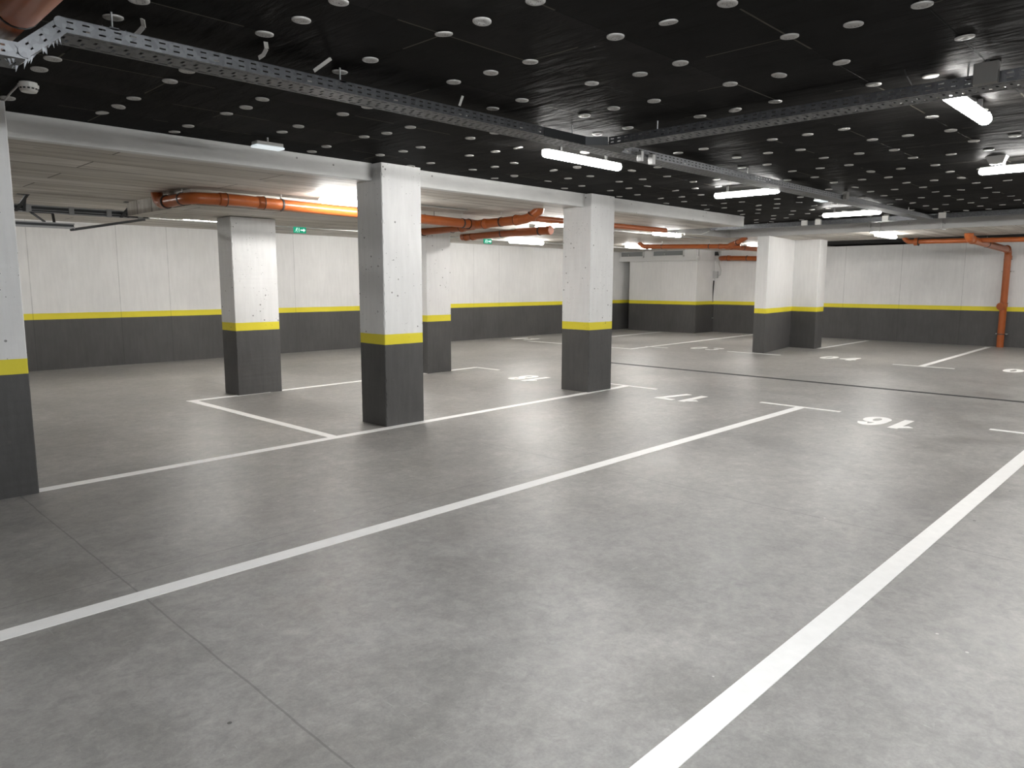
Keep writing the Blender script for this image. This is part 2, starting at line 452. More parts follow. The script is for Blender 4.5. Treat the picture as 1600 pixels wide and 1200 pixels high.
# ------------------------------------------------------------------ pillars
def pillar(x0, y0, x1, y1, z1, label, bite=0):
    m = MB(); cx, cy = (x0+x1)/2, (y0+y1)/2
    # ragged arrises: a column of slightly wavering rings
    zs = [0]; 
    while zs[-1] < z1-.03: zs.append(min(z1, zs[-1]+.03))
    rings = []
    for z in zs:
        j = lambda: rnd.uniform(-.0007, .0007)
        ch = .006
        pts = [(x0+ch, y0), (x1-ch, y0), (x1, y0+ch), (x1, y1-ch), (x1-ch, y1), (x0+ch, y1), (x0, y1-ch), (x0, y0+ch)]
        k = rnd.uniform(0, .009) if rnd.random() < .3 else 0
        pts[0] = (pts[0][0]+k, pts[0][1]); pts[7] = (pts[7][0], pts[7][1]+k)
        rings.append([(a+j(), b+j(), z) for a, b in pts])
    n = 8; vs = [p for r in rings for p in r]; fs = []
    for i in range(len(rings)-1):
        for k in range(n): fs.append((i*n+k, i*n+(k+1) % n, (i+1)*n+(k+1) % n, (i+1)*n+k))
    fs += [tuple(range(n))[::-1], tuple(range(len(vs)-n, len(vs)))]
    m.add(vs, fs)
    return tag(m.build('concrete_pillar', 'pillar', origin=(cx, cy, 0)), label, 'pillar', 'painted concrete pillars')
pillar(.78, 6.17, 1.31, 6.66, H-.004, 'square painted pillar cut by the left edge of the photo, nearest the camera')
pillar(4.62, 6.40, 5.14, 6.86, H-.004, 'large painted concrete pillar in the middle ground with a dark shaded left side')
pillar(8.18, 6.44, 8.72, 6.95, H-.004, 'painted concrete pillar standing between bays 17 and 18, at the end of the white slab edge')
pillar(4.50, 9.66, 5.15, 10.08, HD+.01, 'painted pillar in the second row under the long orange pipe, beside the bay corner line')
pillar(7.95, 9.78, 8.49, 10.2, HD+.01, 'painted pillar half hidden behind the large middle pillar, in the second row')
# T-shaped pier by bay 04
pr = MB().prism([(15.76, 7.40), (17.80, 7.70), (17.76, 7.06), (18.3, 7.10), (18.3, 8.2), (17.80, 8.2), (17.80, 8.02), (15.86, 7.72)], 0, HS-.002)
tag(bevel(pr.build('concrete_pier', 'plain'), .008), 'wide T-shaped painted pier rising between bays 03 and 04', 'pier')

# ------------------------------------------------------------------ plant room block at the back with its high windows
st(bevel(MB().box((20.62, 12.0, 0), (X1+.1, Y1-.35, 2.3)).build('wall_block', 'plain'), .01))
st(MB().box((20.5, 11.98, 2.29), (20.72, Y1, 2.41)).build('trim_6', 'frame'))
def window(y0, y1, idx):
    m = MB()
    a, b, z0, z1, w = y0-.04, y1+.04, 2.415, HS+.0, .04
    m.box((20.5, a, z0-.01), (20.62, b, z0+w)); m.box((20.5, a, z1-.02), (20.62, b, z1))
    m.box((20.5, a, z0), (20.62, a+w, z1)); m.box((20.5, b-w, z0), (20.62, b, z1))
    f = st(m.build('window_%d' % idx, 'frame'))
    MB().box((20.56, a+w, z0+w), (20.575, b-w, z1-.02)).build('pane', 'glass', f)
    MB().box((20.53, (a+b)/2+.12, z0+w+.02), (20.56, (a+b)/2+.15, z0+w+.07)).build('window_handle', 'steel', f)
window(12.45, 13.57, 1); window(13.96, 15.0-.15, 2)
st(MB().box((20.52, 13.62, 2.41), (20.64, 13.91, HS)).build('trim_7', 'frame'))
st(MB().box((20.52, 11.98, 2.41), (20.64, 12.40, HS)).build('trim_8', 'frame'))
st(MB().box((20.7, 11.98, 2.29), (X1, 12.1, HS)).build('trim_9', 'plain'))
v = thing('wall_vent', 'small dark square vent high on the end wall beside the white window band', 'vent', (21.72, 11.95, 2.52))
MB().box((21.68, 11.8, 2.44), (21.75, 12.0, 2.60)).build('frame', 'greyplastic', v)
MB().box((21.665, 11.82, 2.46), (21.69, 11.98, 2.58)).build('opening', 'hole', v)

# ------------------------------------------------------------------ floor markings
def mark(polys, label, cat='floor line', name='floor_line', group=None):
    m = MB()
    for pl in polys: m.prism(pl, .0, .003)
    return tag(m.build(name, 'line'), label, cat, group)
def seg(a, b, w):
    ax, ay = a; bx, by = b; L = math.hypot(bx-ax, by-ay); nx, ny = -(by-ay)/L*w/2, (bx-ax)/L*w/2
    return [(ax-nx, ay-ny), (bx-nx, by-ny), (bx+nx, by+ny), (ax+nx, ay+ny)]
mark([seg((-3, 3.73), (9.09, 3.745), .112)], 'long white line sweeping from the left edge of the photo up to the cross bar beside bay 16')
mark([seg((9.125, 3.26), (9.125, 4.29), .075)], 'white cross bar on the floor between numbers 16 and 17')
mark([seg((-3, 1.175), (9.09, 1.18), .112)], 'wide white line running off the bottom of the photo on the right, nearest of all')
mark([seg((9.16, .66), (9.16, 1.70), .075)], 'white cross bar cut by the right edge of the photo, right of number 16')
mark([seg((.9, 6.235), (3.87, 6.325), .105), seg((3.87, 6.325), (9.12, 6.45), .105)], 'long white line running past the large middle pillar and on to the pillar beside bay 17')
mark([seg((9.155, 5.92), (9.155, 6.95), .075)], 'white cross bar in front of the pillar between numbers 17 and 18')
mark([seg((3.80, 9.66), (9.2, 9.89), .10)], 'white line along the foot of the second pillar row behind number 18')
mark([seg((9.2, 9.3), (9.2, 9.92), .075)], 'short white bar ending the line at the second pillar row, behind number 18')
mark([seg((3.86, 9.62), (3.93, 6.38), .105)], 'oblique white line joining the far bay line to the near one, left of the large middle pillar')
mark([seg((14.5, 13.5), (14.5, 10.1), .08)], 'far white line seen both sides of the pillar beside bay 17')
mark([seg((14.5, 10.14), (21.5, 10.44), .10)], 'far white line along the near side of the white walled block, left of number 03')
mark([seg((15.36, 9.66), (15.36, 10.3), .07)], 'short far white bar left of number 03')
mark([seg((16.2, 12.9), (20.4, 13.1), .09)], 'farthest white line, at the foot of the white walled block')
mark([seg((15.6, 6.93), (15.6, 8.2), .075)], 'white cross bar under the nose of the T-shaped pier')
mark([seg((17.9, 7.0), (21.4, 7.05), .10)], 'far white line running behind number 04 to the end wall from the T-shaped pier')
mark([seg((15.4, 3.5), (15.4, 4.57), .075)], 'far white cross bar right of number 04')
mark([seg((15.44, 4.07), (21.4, 4.17), .11)], 'far white line ending at the foot of the orange downpipe')

# numbers painted on the floor ---------------------------------------------------
def arc(cx, cy, rx, ry, a0, a1, n=18):
    return [(cx+rx*math.cos(math.radians(a0+(a1-a0)*i/n)), cy+ry*math.sin(math.radians(a0+(a1-a0)*i/n))) for i in range(n+1)]
GW, GH, SW = .285, .63, .10      # glyph box and stroke
def glyph(ch):
    w, h, s = GW, GH, SW; x0, x1 = s/2, w-s/2; y0, y1 = s/2, h-s/2; cx = w/2; rx = cx-s/2
    if ch == '0': return [arc(cx, h/2, rx, h/2-s/2, 0, 360, 36)]
    if ch == '1': return [[(cx+.03, 0), (cx+.03, h)], [(cx+.03, h-s*.75), (x0-.01, h-.20)]]
    if ch == '7': return [[(0, y1), (w, y1)], [(x1, y1), (x0+.05, 0)]]
    if ch == '3': return [arc(cx, h-.165, rx, .165-s/2, 165, -90, 20), arc(cx, .18, rx, .18-s/2+.01, 90, -165, 20)]
    if ch == '4': return [[(x1-.04, 0), (x1-.04, h)], [(x1-.04, h-.02), (x0-.02, .19)], [(0, .19), (w, .19)]]
    if ch == '5': return [[(x0, .33), (x0+.02, y1), (x1, y1)], arc(cx, .205, rx, .205-s/2, 130, -160, 22)]
    if ch == '6': return [arc(cx, .205, rx, .205-s/2, 0, 360, 30), arc(cx, h/2, rx, h/2-s/2, 200, 28, 26)]
    if ch == '8': return [arc(cx, h-.16, rx-.015, .16-s/2, 0, 360, 28), arc(cx, .18, rx, .18-s/2+.012, 0, 360, 30)]
def ribbon(m, pts, w, f, k):
    n = len(pts); closed = math.dist(pts[0], pts[-1]) < 1e-4
    L, R = [], []
    for i in range(n):
        a = pts[i-1] if i > 0 else (pts[-2] if closed else pts[0])
        b = pts[i+1] if i < n-1 else (pts[1] if closed else pts[-1])
        dx, dy = b[0]-a[0], b[1]-a[1]; q = math.hypot(dx, dy); nx, ny = -dy/q*w/2, dx/q*w/2
        L.append((pts[i][0]+nx, pts[i][1]+ny)); R.append((pts[i][0]-nx, pts[i][1]-ny))
    top = .003 + k*.0004
    vs = [f(p, top) for p in L] + [f(p, top) for p in R] + [f(p, 0) for p in L] + [f(p, 0) for p in R]
    fs = []
    for i in range(n-1):
        fs += [(i, n+i, n+i+1, i+1), (i, i+1, 2*n+i+1, 2*n+i), (n+i, 3*n+i, 3*n+i+1, n+i+1)]
    fs += [(0, 2*n, 3*n, n), (n-1, 2*n-1, 4*n-1, 3*n-1)]
    m.add(vs, fs)
def number(txt, cx, cy, rot, label, sx=1., gap=.05):
    e = thing('bay_number', label, 'floor number', (cx, cy, 0), 'bay numbers painted on the floor')
    tot = len(txt)*GW*sx + (len(txt)-1)*gap; c, s = math.cos(rot), math.sin(rot)
    for i, ch in enumerate(txt):
        ox = -tot/2 + i*(GW*sx+gap)
        def f(p, z, ox=ox):
            x, y = ox+p[0]*sx, p[1]-GH/2
            return (cx+x*c-y*s, cy+x*s+y*c, z)
        m = MB()
        for k, pl in enumerate(glyph(ch)): ribbon(m, pl, SW, f, k)
        m.build('digit', 'line', e)
number('16', 8.78, 2.60, PI/2, 'large white number 16 painted upside down on the floor', 1.0, .03)
number('17', 8.74, 5.20, PI/2, 'white number 17 painted upside down on the floor', 1.0, .03)
number('18', 8.74, 8.10, PI/2, 'white number 18 painted upside down on the floor', 1.0, .03)
number('03', 15.95, 8.93, -PI/2, 'white number 03 on the floor left of the T-shaped pier', 1.05, .12)
number('04', 15.85, 5.75, -PI/2, 'white number 04 on the floor in front of the end wall', 1.1, .12)
number('05', 15.83, 2.44, -PI/2, 'white number cut by the right edge of the photo, only its 0 in view', 1.1, .12)
number('01', 15.0, 14.1, -PI/2, 'farthest white floor number, near the long left wall', 1.05, .12)

# drain channel across the lane
dc = thing('drain_channel', 'narrow dark slot drain running across the lane to the right edge of the photo', 'drain', (11.63, 2, 0))
MB().box((11.585, -5, -.001), (11.605, 9.1, .0035)).box((11.675, -5, -.001), (11.695, 9.1, .0035)).build('edge_rail', 'darksteel', dc)
sg = MB().box((11.605, -5, .0), (11.675, 9.1, .0015))
sg.build('slot', 'hole', dc)

# ------------------------------------------------------------------ insulation washers
def washer_mesh():
    m = MB(); seg_ = 28; prof = [(0, -.001), (.010, -.0015), (.022, -.0045), (.030, -.005), (.0435, -.004), (.0455, -.002), (.0455, .003)]
    vs = [(0, 0, prof[0][1])]
    for r, z in prof[1:]:
        vs += [(r*math.cos(2*PI*k/seg_), r*math.sin(2*PI*k/seg_), z) for k in range(seg_)]
    fs = [(0, 1+(k+1) % seg_, 1+k) for k in range(seg_)]
    for i in range(len(prof)-2):
        for k in range(seg_):
            a = 1+i*seg_; fs.append((a+k, a+(k+1) % seg_, a+seg_+(k+1) % seg_, a+seg_+k))
    m.add(vs, fs, True); return m
w0 = washer_mesh().build('insulation_washer', 'washer')
tag(w0, 'round grey washer pinning the black insulation boards to the ceiling', 'washer', 'insulation washers on the black ceiling')
def project(p):
    d = Vector(p)-Vector((0, 0, CAMZ)); z = d.dot(Fv)
    return None if z < .3 else (800+FPX*d.dot(R2)/z, 600-FPX*d.dot(U2)/z)
# places where lamp brackets meet the ceiling
KEEP = [(3.21, 6.10), (1.315, 5.56), (1.315, 5.47), (1.25, 5.56), (1.315, 5.66), (5.49-.336, 4.42), (5.49+.336, 4.42), (8.83, 4.48-.258), (8.83, 4.48+.258), (12.5, 4.23), (12.5, 4.77), (5.316, 1.325), (5.904, 1.325), (8.77, 1.085), (8.77, 1.715)]
spots = []
for i in range(-2, 24):
    for j in range(-4, 10):
        for half in (0, 1):
            if half and (i+j) % 2: continue
            x, y = 1.30+.6235*i, 1.10+.6235*j+.312*half
            x -= .006*i*.35
            if x > 15.6 or (y > 6.52 and not (y < 8.8 and x > 13.1)): continue
            x += rnd.gauss(0, .014); y += rnd.gauss(0, .014)
            q = project((x, y, H))
            if q is None or not (-25 < q[0] < 1625 and -20 < q[1] < 400): continue
            if abs(x-8.61) < .13 and abs(y-1.74) < .15: continue
            if any(abs(x-a_) < .09 and abs(y-b_) < .09 for a_, b_ in KEEP): continue
            spots.append((math.hypot(x, y), x, y))
spots.sort(); spots = spots[:298]
for n_, (d_, x, y) in enumerate(spots):
    o = w0 if n_ == 0 else w0.copy()
    if n_: COL.objects.link(o)
    o.location = (x, y, H-.0055+rnd.uniform(-.001, .001))
    t = .035 if rnd.random() < .8 else .14
    o.rotation_euler = (rnd.uniform(-t, t), rnd.uniform(-t, t), rnd.uniform(0, 6.28))

# ------------------------------------------------------------------ cable trays
def tray_parts(t, O, U, W, L, height=.06, width=.21, pitch=.0665, name='tray_section', both=True):
    """U-channel: O = bottom corner of the camera side, U along, W across"""
    O, U, W = Vector(O), Vector(U).normalized(), Vector(W).normalized()
    up = U.cross(W); up = up if up.z > 0 else -up
    n = int(L/pitch); pitch = L/n; hu = (.018, .048); m = MB()
    side = [(0, .010, None), (.010, .026, (hu[0], hu[1], .0145, .0215)), (.026, height-.024, None),
            (height-.024, height-.008, (hu[0], hu[1], height-.0195, height-.0125)), (height-.008, height, None)]
    m.perf(O, U, up, pitch, n, side)
    m.perf(O+W*width, U, up, pitch, n, side)
    m.perf(O, U, W, pitch, n, [(0, .022, None), (.022, .042, (.010, .056, .027, .036)), (.042, .060, None),
        (.060, .105, (.020, .034, .066, .102)), (.105, .115, None), (.115, .160, (.046, .060, .118, .156)),
        (.160, .172, None), (.172, .190, (.010, .056, .176, .186)), (.190, width, None)])
    o = m.build(name, 'galv', t)
    s = o.modifiers.new('sheet', 'SOLIDIFY'); s.thickness = .0016
    lip = MB()
    for k in (0, 1):
        a = O + W*(width*k) + up*height; b = a + U*L; inw = W*(.006 if k == 0 else -.006)
        lip.bar(a+inw, b+inw, .012, .003)
    lip.build('rolled_lip', 'galv', t)
    return o
def hanger(t, x, y, z0, ax='x'):
    g = MB(); g.tube([(x, y, z0), (x, y, H-.002)], .005, 8); g.build('threaded_rod', 'steel', t)
    h = MB()
    if ax == 'x': h.box((x-.02, y-.03, z0-.004), (x+.02, y+.14, z0+.008)); h.box((x+.05, y-.02, z0-.035), (x+.054, y+.02, z0+.01)); h.box((x-.05, y-.02, z0-.035), (x-.046, y+.02, z0+.01)); h.box((x-.05, y-.004, z0), (x+.054, y+.0, z0+.01))
    else: h.box((x-.03, y-.02, z0-.004), (x+.14, y+.02, z0+.008)); h.box((x-.02, y+.05, z0-.035), (x+.02, y+.054, z0+.01)); h.box((x-.02, y-.05, z0-.035), (x+.02, y-.046, z0+.01)); h.box((x-.004, y-.05, z0), (x+.0, y+.054, z0+.01))
    h.build('hanger_bracket', 'darksteel', t)

YT, ZT = 3.82, 2.655
t1 = thing('cable_tray', 'long perforated steel cable tray crossing the black ceiling, its upper left end stepped down', 'cable tray', (7, YT+.1, ZT))
tray_parts(t1, (1.05, YT, ZT), (1, 0, .0025), (0, 1, 0), 13.45)
# sloping drop piece and low end piece with angled fittings
def plain_tray(t, pts, name, teeth=False):
    m = MB()
    for a, b in zip(pts[:-1], pts[1:]):
        a, b = Vector(a), Vector(b); d = (b-a); up = Vector((-d.z, 0, d.x)).normalized()
        if up.z < 0: up = -up
        n = max(1, int(d.length/.055)); pitch = d.length/n; U = d.normalized()
        for w in (0, .21):
            m.perf(a+Vector((0, w, 0)), U, up, pitch, n, [(0, .014, None), (.014, .024, (.02, .036, .015, .023)), (.024, .038, None), (.038, .048, (.02, .036, .039, .047)), (.048, .064, None)])
        m.perf(a, U, Vector((0, 1, 0)), pitch, n, [(0, .07, None), (.07, .14, (.02, .03, .08, .13)), (.14, .21, None)])
    o = m.build(name, 'galv', t); s = o.modifiers.new('sheet', 'SOLIDIFY'); s.thickness = .0016
    return o
plain_tray(t1, [(1.07, YT-.003, ZT-.002), (.905, YT-.003, 2.508)], 'sloping_section')
plain_tray(t1, [(.905, YT, 2.505), (-.6, YT, 2.505)], 'low_section')
for px, pz in ((1.045, 2.69), (.90, 2.535)):
    jn = MB(); jn.tube([(px, YT-.002, pz), (px, YT-.007, pz)], .026, 20)
    jn.build('pivot_joint', 'galv', t1)
def tooth(x, yy, z, dx, dz):
    m = MB(); a, b, c = Vector((x-.006, yy, z)), Vector((x+.006, yy, z)), Vector((x+dx, yy+.004, z-dz)); k = Vector((0, .002, 0))
    m.add([a, b, c, a+k, b+k, c+k], [(0, 1, 2), (5, 4, 3), (0, 3, 4, 1), (1, 4, 5, 2), (2, 5, 3, 0)]); m.build('cut_tooth', 'galv', t1)
for k in range(12):
    tooth(1.05-.145*k/11, YT+rnd.uniform(-.01, .10), 2.645-.14*k/11, rnd.uniform(-.012, .012), rnd.uniform(.018, .038))
for k in range(9):
    tooth(.80+.012*k+rnd.uniform(-.005, .005), YT+rnd.uniform(0, .15), 2.503, rnd.uniform(-.014, .014), rnd.uniform(.012, .03))
for x in (1.27, 2.50, 4.63, 7.6, 10.4, 13.2): hanger(t1, x, YT+.03, ZT+.06)
# tee fitting where the branch leaves
tee = MB()
tee.box((4.26, YT-.006, ZT+.0), (4.76, YT-.002, ZT+.066))
tee.add([(4.75, YT-.004, ZT), (4.88, YT-.135, ZT), (4.88, YT-.135, ZT+.066), (4.75, YT-.004, ZT+.066)], [(0, 1, 2, 3)])
tee.add([(4.75, YT-.0, ZT), (5.24, YT-.0, ZT), (5.11, YT-.135, ZT), (4.88, YT-.135, ZT)], [(0, 1, 2, 3)])
tee.add([(5.11, YT-.135, ZT), (5.24, YT-.0, ZT), (5.24, YT, ZT+.066), (5.11, YT-.135, ZT+.066)], [(0, 1, 2, 3)])
o = tee.build('tee_fitting', 'darksteel', t1); o.modifiers.new('sheet', 'SOLIDIFY').thickness = .002
t2 = thing('cable_tray', 'branch cable tray turning off to the right above the nearest lamp', 'cable tray', (4.98, 1.5, ZT))
tray_parts(t2, (4.885, YT-.14, ZT+.001), (0, -1, 0), (1, 0, 0), 6.5)
for y in (3.28, 1.19, -.9): hanger(t2, 4.97, y, ZT+.06, 'y')
t3 = thing('cable_tray', 'far cable tray running along the white beam above the T-shaped pier', 'cable tray', (14.6, 3, 2.70))
tray_parts(t3, (14.50, 8.15, 2.70), (0, -1, 0), (1, 0, 0), 12.0, .08, .21, .0665)
for y in (6.9, 4.9, 3.55, 1.6): hanger(t3, 14.6, y, 2.77, 'y')
# posts reaching from the far tray to the lower slab

def jbox(x, y, z, sx, sy, sz, label, m='greyplastic', grp='junction boxes on the cable trays'):
    e = thing('junction_box', label, 'junction box', (x, y, z), grp)
    bevel(MB().box((x-sx/2, y-sy/2, z-sz/2), (x+sx/2, y+sy/2, z+sz/2)).build('box_body', m, e), .004)
    g = MB()
    for k in (-1, 1): g.tube([(x+sx*.2*k, y, z+sz/2), (x+sx*.2*k, y, z+sz/2+.014)], .009, 10)
    g.build('cable_gland', 'cable', e)
    return e
jbox(5.48, YT-.035, 2.652, .035, .05, .085, 'left of two pale boxes hung side by side at the tray junction', 'greyplastic', 'pale boxes by the tray junction')
jbox(5.66, YT-.035, 2.646, .045, .05, .085, 'right of two pale boxes hung side by side at the tray junction', 'greyplastic', 'pale boxes by the tray junction')
jbox(4.86, 1.075, ZT+.055, .045, .12, .115, 'dark grey box fixed on the branch cable tray above the nearest lamp', 'boxgrey')
jbox(10.3, YT-.03, ZT+.075, .10, .05, .10, 'grey box clipped on the long cable tray, beyond its junction', 'boxgrey')
for y, l in ((6.09, 'leftmost small white box on the far cable tray'), (5.82, 'second small white box from the left on the far cable tray'),
             (4.60, 'small white box on the far cable tray below the farthest bright lamp'), (3.68, 'small white box on the far cable tray, right of where the long tray meets it')):
    jbox(14.48, y, 2.745, .05, .11, .095, l, 'whiteplastic', 'white boxes on the far tray')
# white conduit tails beside far tray and dangling ties
def strap(pts, w, label, mat_='strap', name='strap', cat='strap', group=None):
    m = MB(); P = [Vector(p) for p in pts]
    for a, b in zip(P[:-1], P[1:]): m.bar(a, b, w, .003, up=(Fv.x, Fv.y, Fv.z))
    return tag(m.build(name, mat_), label, cat, group)
strap([(1.97, 3.72, 2.795), (1.985, 3.74, 2.77), (1.985, 3.78, 2.745), (1.975, 3.812, 2.735)], .022, 'curved white strap hanging from a washer to the long cable tray', cat='strap')
strap([(1.40, 3.83, 2.795), (1.415, 3.86, 2.77), (1.40, 3.90, 2.745), (1.38, 3.93, 2.72)], .024, 'curved white strap behind the tray near its stepped end', cat='strap')
strap([(2.36, 3.72, 2.795), (2.305, 3.812, 2.735)], .020, 'straight slanting white strap meeting the long tray beside a hanger')
strap([(3.42, 3.80, 2.795), (3.40, 3.812, 2.73)], .016, 'short white strap dangling above the middle of the long tray')
strap([(4.80, 1.48, 2.795), (4.82, 1.47, 2.76), (4.89, 1.46, 2.72)], .010, 'thin black cable loop dropping onto the branch tray', 'cable', 'cable_loop', 'cable')

# ------------------------------------------------------------------ lamps
def lamp(x, y, zb, axis, L=1.2, label='', grp='batten lamps', rotz=0, zc=H, tm='tube'):
    e = thing('batten_lamp', label, 'ceiling lamp', (x, y, zc), grp)
    if axis == 'y': rotz += PI/2
    e.rotation_euler = (0, 0, rotz); z0 = zb-zc
    r = .034
    # diffuser: rounded trough
    m = MB(); n = 9; prof = [(-.036, .064)] + [(.042*math.cos(a), .036*math.sin(a)+.038) for a in [PI+PI*k/(n-1) for k in range(n)]] + [(.036, .064)]
    vs = []; xs = [(-L/2, .55), (-L/2+.012, .85), (-L/2+.03, 1), (L/2-.03, 1), (L/2-.012, .85), (L/2, .55)]
    for xx, k in xs: vs += [(xx, py*k, z0+.036+(pz-.036)*k) for py, pz in prof]
    c = len(prof); fs = []
    for i in range(len(xs)-1):
        for k in range(c-1): fs.append((i*c+k, i*c+k+1, (i+1)*c+k+1, (i+1)*c+k))
    fs += [tuple(range(c)), tuple(range(5*c, 6*c))[::-1]]
    m.add(vs, fs, True)
    d = m.build('diffuser', tm, e, origin=(0, 0, 0))
    b = MB().box((-L/2+.01, -.033, z0+.062), (L/2-.01, .036, z0+.078)); bevel(b.build('housing', 'lampbody', e, origin=(0, 0, 0)), .006)
    if z0+.078 < -.012:
        for s in (-1, 1):
            MB().box((s*L*.3-.012, -.012, z0+.078), (s*L*.3+.012, .012, -.002)).build('mounting_bracket', 'steel', e, origin=(0, 0, 0))
    cl = MB()
    for s in (-1, 0, 1): cl.box((s*L*.38-.006, -.045, z0+.052), (s*L*.38+.006, -.037, z0+.070)); cl.box((s*L*.38-.006, .037, z0+.052), (s*L*.38+.006, .045, z0+.070))
    cl.build('clip', 'steel', e, origin=(0, 0, 0))
    return e
g1, g2 = 'batten lamps under the black ceiling', 'batten lamps under the raw concrete slab'
lamp(5.49, 4.42, 2.65, 'x', 1.12, 'bright lamp just beyond the long cable tray, near the tray junction', g1)
lamp(8.83, 4.48, 2.65, 'y', .86, 'bright lamp ending at the long cable tray, above bay 17', g1)
lamp(12.5, 4.50, 2.65, 'y', .9, 'far bright lamp under the black ceiling, beside the far cable tray', g1)
lamp(5.61, 1.325, 2.65, 'x', .98, 'nearest bright lamp, slanting below the branch tray at the upper right', g1)
lamp(8.77, 1.40, 2.65, 'y', 1.05, 'bright lamp cut by the right edge of the photo', g1)
lamp(5.42, 7.93, 2.50, 'x', 1.2, 'lamp in front of the orange pipe, left of the large middle pillar', g2, zc=HS)
lamp(5.22, 11.55, 2.50, 'x', 1.2, 'lamp beyond the drop beam, left of the second row pillar', g2, zc=HS)
lamp(9.72, 8.28, 2.51, 'y', 1.2, 'lamp at the capped pipe end, left of the pillar beside bay 17', g2, zc=HS)
lamp(13.25, 12.42, 2.51, 'x', 1.2, 'far lamp seen below the orange pipes, left of the pillar beside bay 17', g2, zc=HS)
lamp(13.2, 8.40, 2.52, 'x', 1.0, 'lamp right of the pillar beside bay 17, above the thin orange pipe', g2, zc=HS)
lamp(17.15, 11.82, 2.52, 'x', 1.2, 'farthest lamp, behind the elbow of the thin orange pipe', g2, zc=HS)
lamp(16.6, 5.24, 2.52, 'x', 1.2, 'lamp beyond the white beam, right of the T-shaped pier', g2, zc=HS)
# unseen lamps added outside the frame to light the foreground and walls
for x, y, ax, tm in ((8.9, -1.75, 'y', 'tube'), (12.65, .9, 'y', 'tube'), (12.65, -3, 'y', 'tube'), (20.0, 1.2, 'y', 'tube'), (20.0, -2.6, 'y', 'tube'), (1.7, 1.6, 'x', 'cool_fill'), (1.7, 0, 'x', 'cool_fill'), (1.9, -1.75, 'x', 'cool_fill'), (1.9, -5.2, 'x', 'cool_fill'), (-2.2, -1.75, 'x', 'cool_fill')):
    lamp(x, y, 2.65 if x < 19 else 2.55, ax, 1.1, 'added fill lamp under the black ceiling, unseen, behind or right of the camera', 'added fill lamps outside the picture', tm=tm, zc=H if x < 19 else 2.67)
for x, y in ((16.6, 1.6), (16.6, -2.5), (9.2, 12.3), (18.9, 9.15), (.7, 12.2)):  # those outside the frame added to light walls; hidden pair inferred from row, glow
    lamp(x, y, 2.53, 'x', 1.2, 'unseen batten lamp under the concrete slab', 'slab lamps out of sight', zc=HS)

# sensor box by the right hand lamp
s_ = thing('presence_sensor', 'small grey wedge shaped box on the ceiling above the lamp at the right edge', 'sensor', (8.61, 1.74, H))
MB().add([(8.54, 1.66, H), (8.68, 1.66, H), (8.68, 1.84, H), (8.54, 1.84, H), (8.57, 1.69, H-.075), (8.65, 1.69, H-.075), (8.65, 1.80, H-.075), (8.57, 1.80, H-.075)],
         [(0, 1, 2, 3), (4, 7, 6, 5), (0, 4, 5, 1), (1, 5, 6, 2), (2, 6, 7, 3), (3, 7, 4, 0)]).build('housing', 'greyplastic', s_)
MB().box((8.59, 1.73, H-.079), (8.63, 1.77, H-.074)).build('lens', 'whiteplastic', s_)

# emergency luminaires
def emergency(x, y, zb, label, lit=1.):
    e = thing('emergency_light', label, 'emergency light', (x, y, H), 'emergency lights')
    bevel(MB().box((x-.125, y-.05, zb+.018), (x+.125, y+.05, zb+.052)).build('base', 'lampbody', e), .008)
    bevel(MB().box((x-.132, y-.056, zb), (x+.132, y+.056, zb+.02)).build('clear_cover', 'emer', e), .008)
    MB().tube([(x, y, zb+.05), (x, y, H-.001)], .008, 8).build('stem', 'steel', e)
    return e
emergency(3.21, 6.10, 2.705, 'clear emergency light hanging at the white slab edge, left of the large middle pillar')
emergency(10.75, 4.30, 2.725, 'small emergency light beyond the long cable tray, left of the far lamp')

# exit signs
def exit_sign(x, y, z, w, h, label):
    e = thing('exit_sign', label, 'exit sign', (x, y, z+h/2), 'exit signs')
    MB().box((x-w/2, y, z-h/2), (x+w/2, y+.02, z+h/2)).build('panel', 'green', e)
    MB().box((x-w/2-.005, y-.005, z+h/2), (x+w/2+.005, y+.035, z+h/2+.02)).build('housing', 'whiteplastic', e)
    a = MB()
    a.box((x+.01, y-.003, z-.010), (x+w*.33, y, z+.010))
    a.add([(x+w*.28, y-.002, z+.032), (x+w*.44, y-.002, z), (x+w*.28, y-.002, z-.032)], [(0, 2, 1)])
    a.build('arrow', 'pict', e)
    m = MB(); bx = x-w*.27
    m.tube([(bx+.006, y-.001, z+.030), (bx+.006, y-.004, z+.030)], .008, 10)
    m.bar((bx, y-.002, z+.020), (bx-.012, y-.002, z-.004), .004, .012, up=(0, 1, 0))
    for a_, b_ in (((-.012, -.004), (.012, -.018)), ((.012, -.018), (.006, -.038)), ((-.012, -.004), (-.022, -.022)), ((-.022, -.022), (-.040, -.026)), ((0, .016), (.022, .004)), ((-.002, .014), (-.024, .010))):
        m.bar((bx+a_[0], y-.002, z+a_[1]), (bx+b_[0], y-.002, z+b_[1]), .003, .007, up=(0, 1, 0))
    m.build('running_figure', 'pict', e)
    m = MB(); 
    m.box((x-w*.10, y-.003, z-.036), (x-w*.07, y, z+.036)); m.build('doorway', 'pict', e)
    MB().tube([(x, y+.015, z+h/2+.02), (x, y+.015, HS)], .004, 8).build('stem', 'steel', e)
exit_sign(6.80, 11.88, 2.478, .24, .105, 'green exit sign with a right pointing arrow, left of the large middle pillar')
exit_sign(11.55, 12.02, 2.488, .24, .105, 'green exit sign with an arrow seen below the tangle of orange pipes')

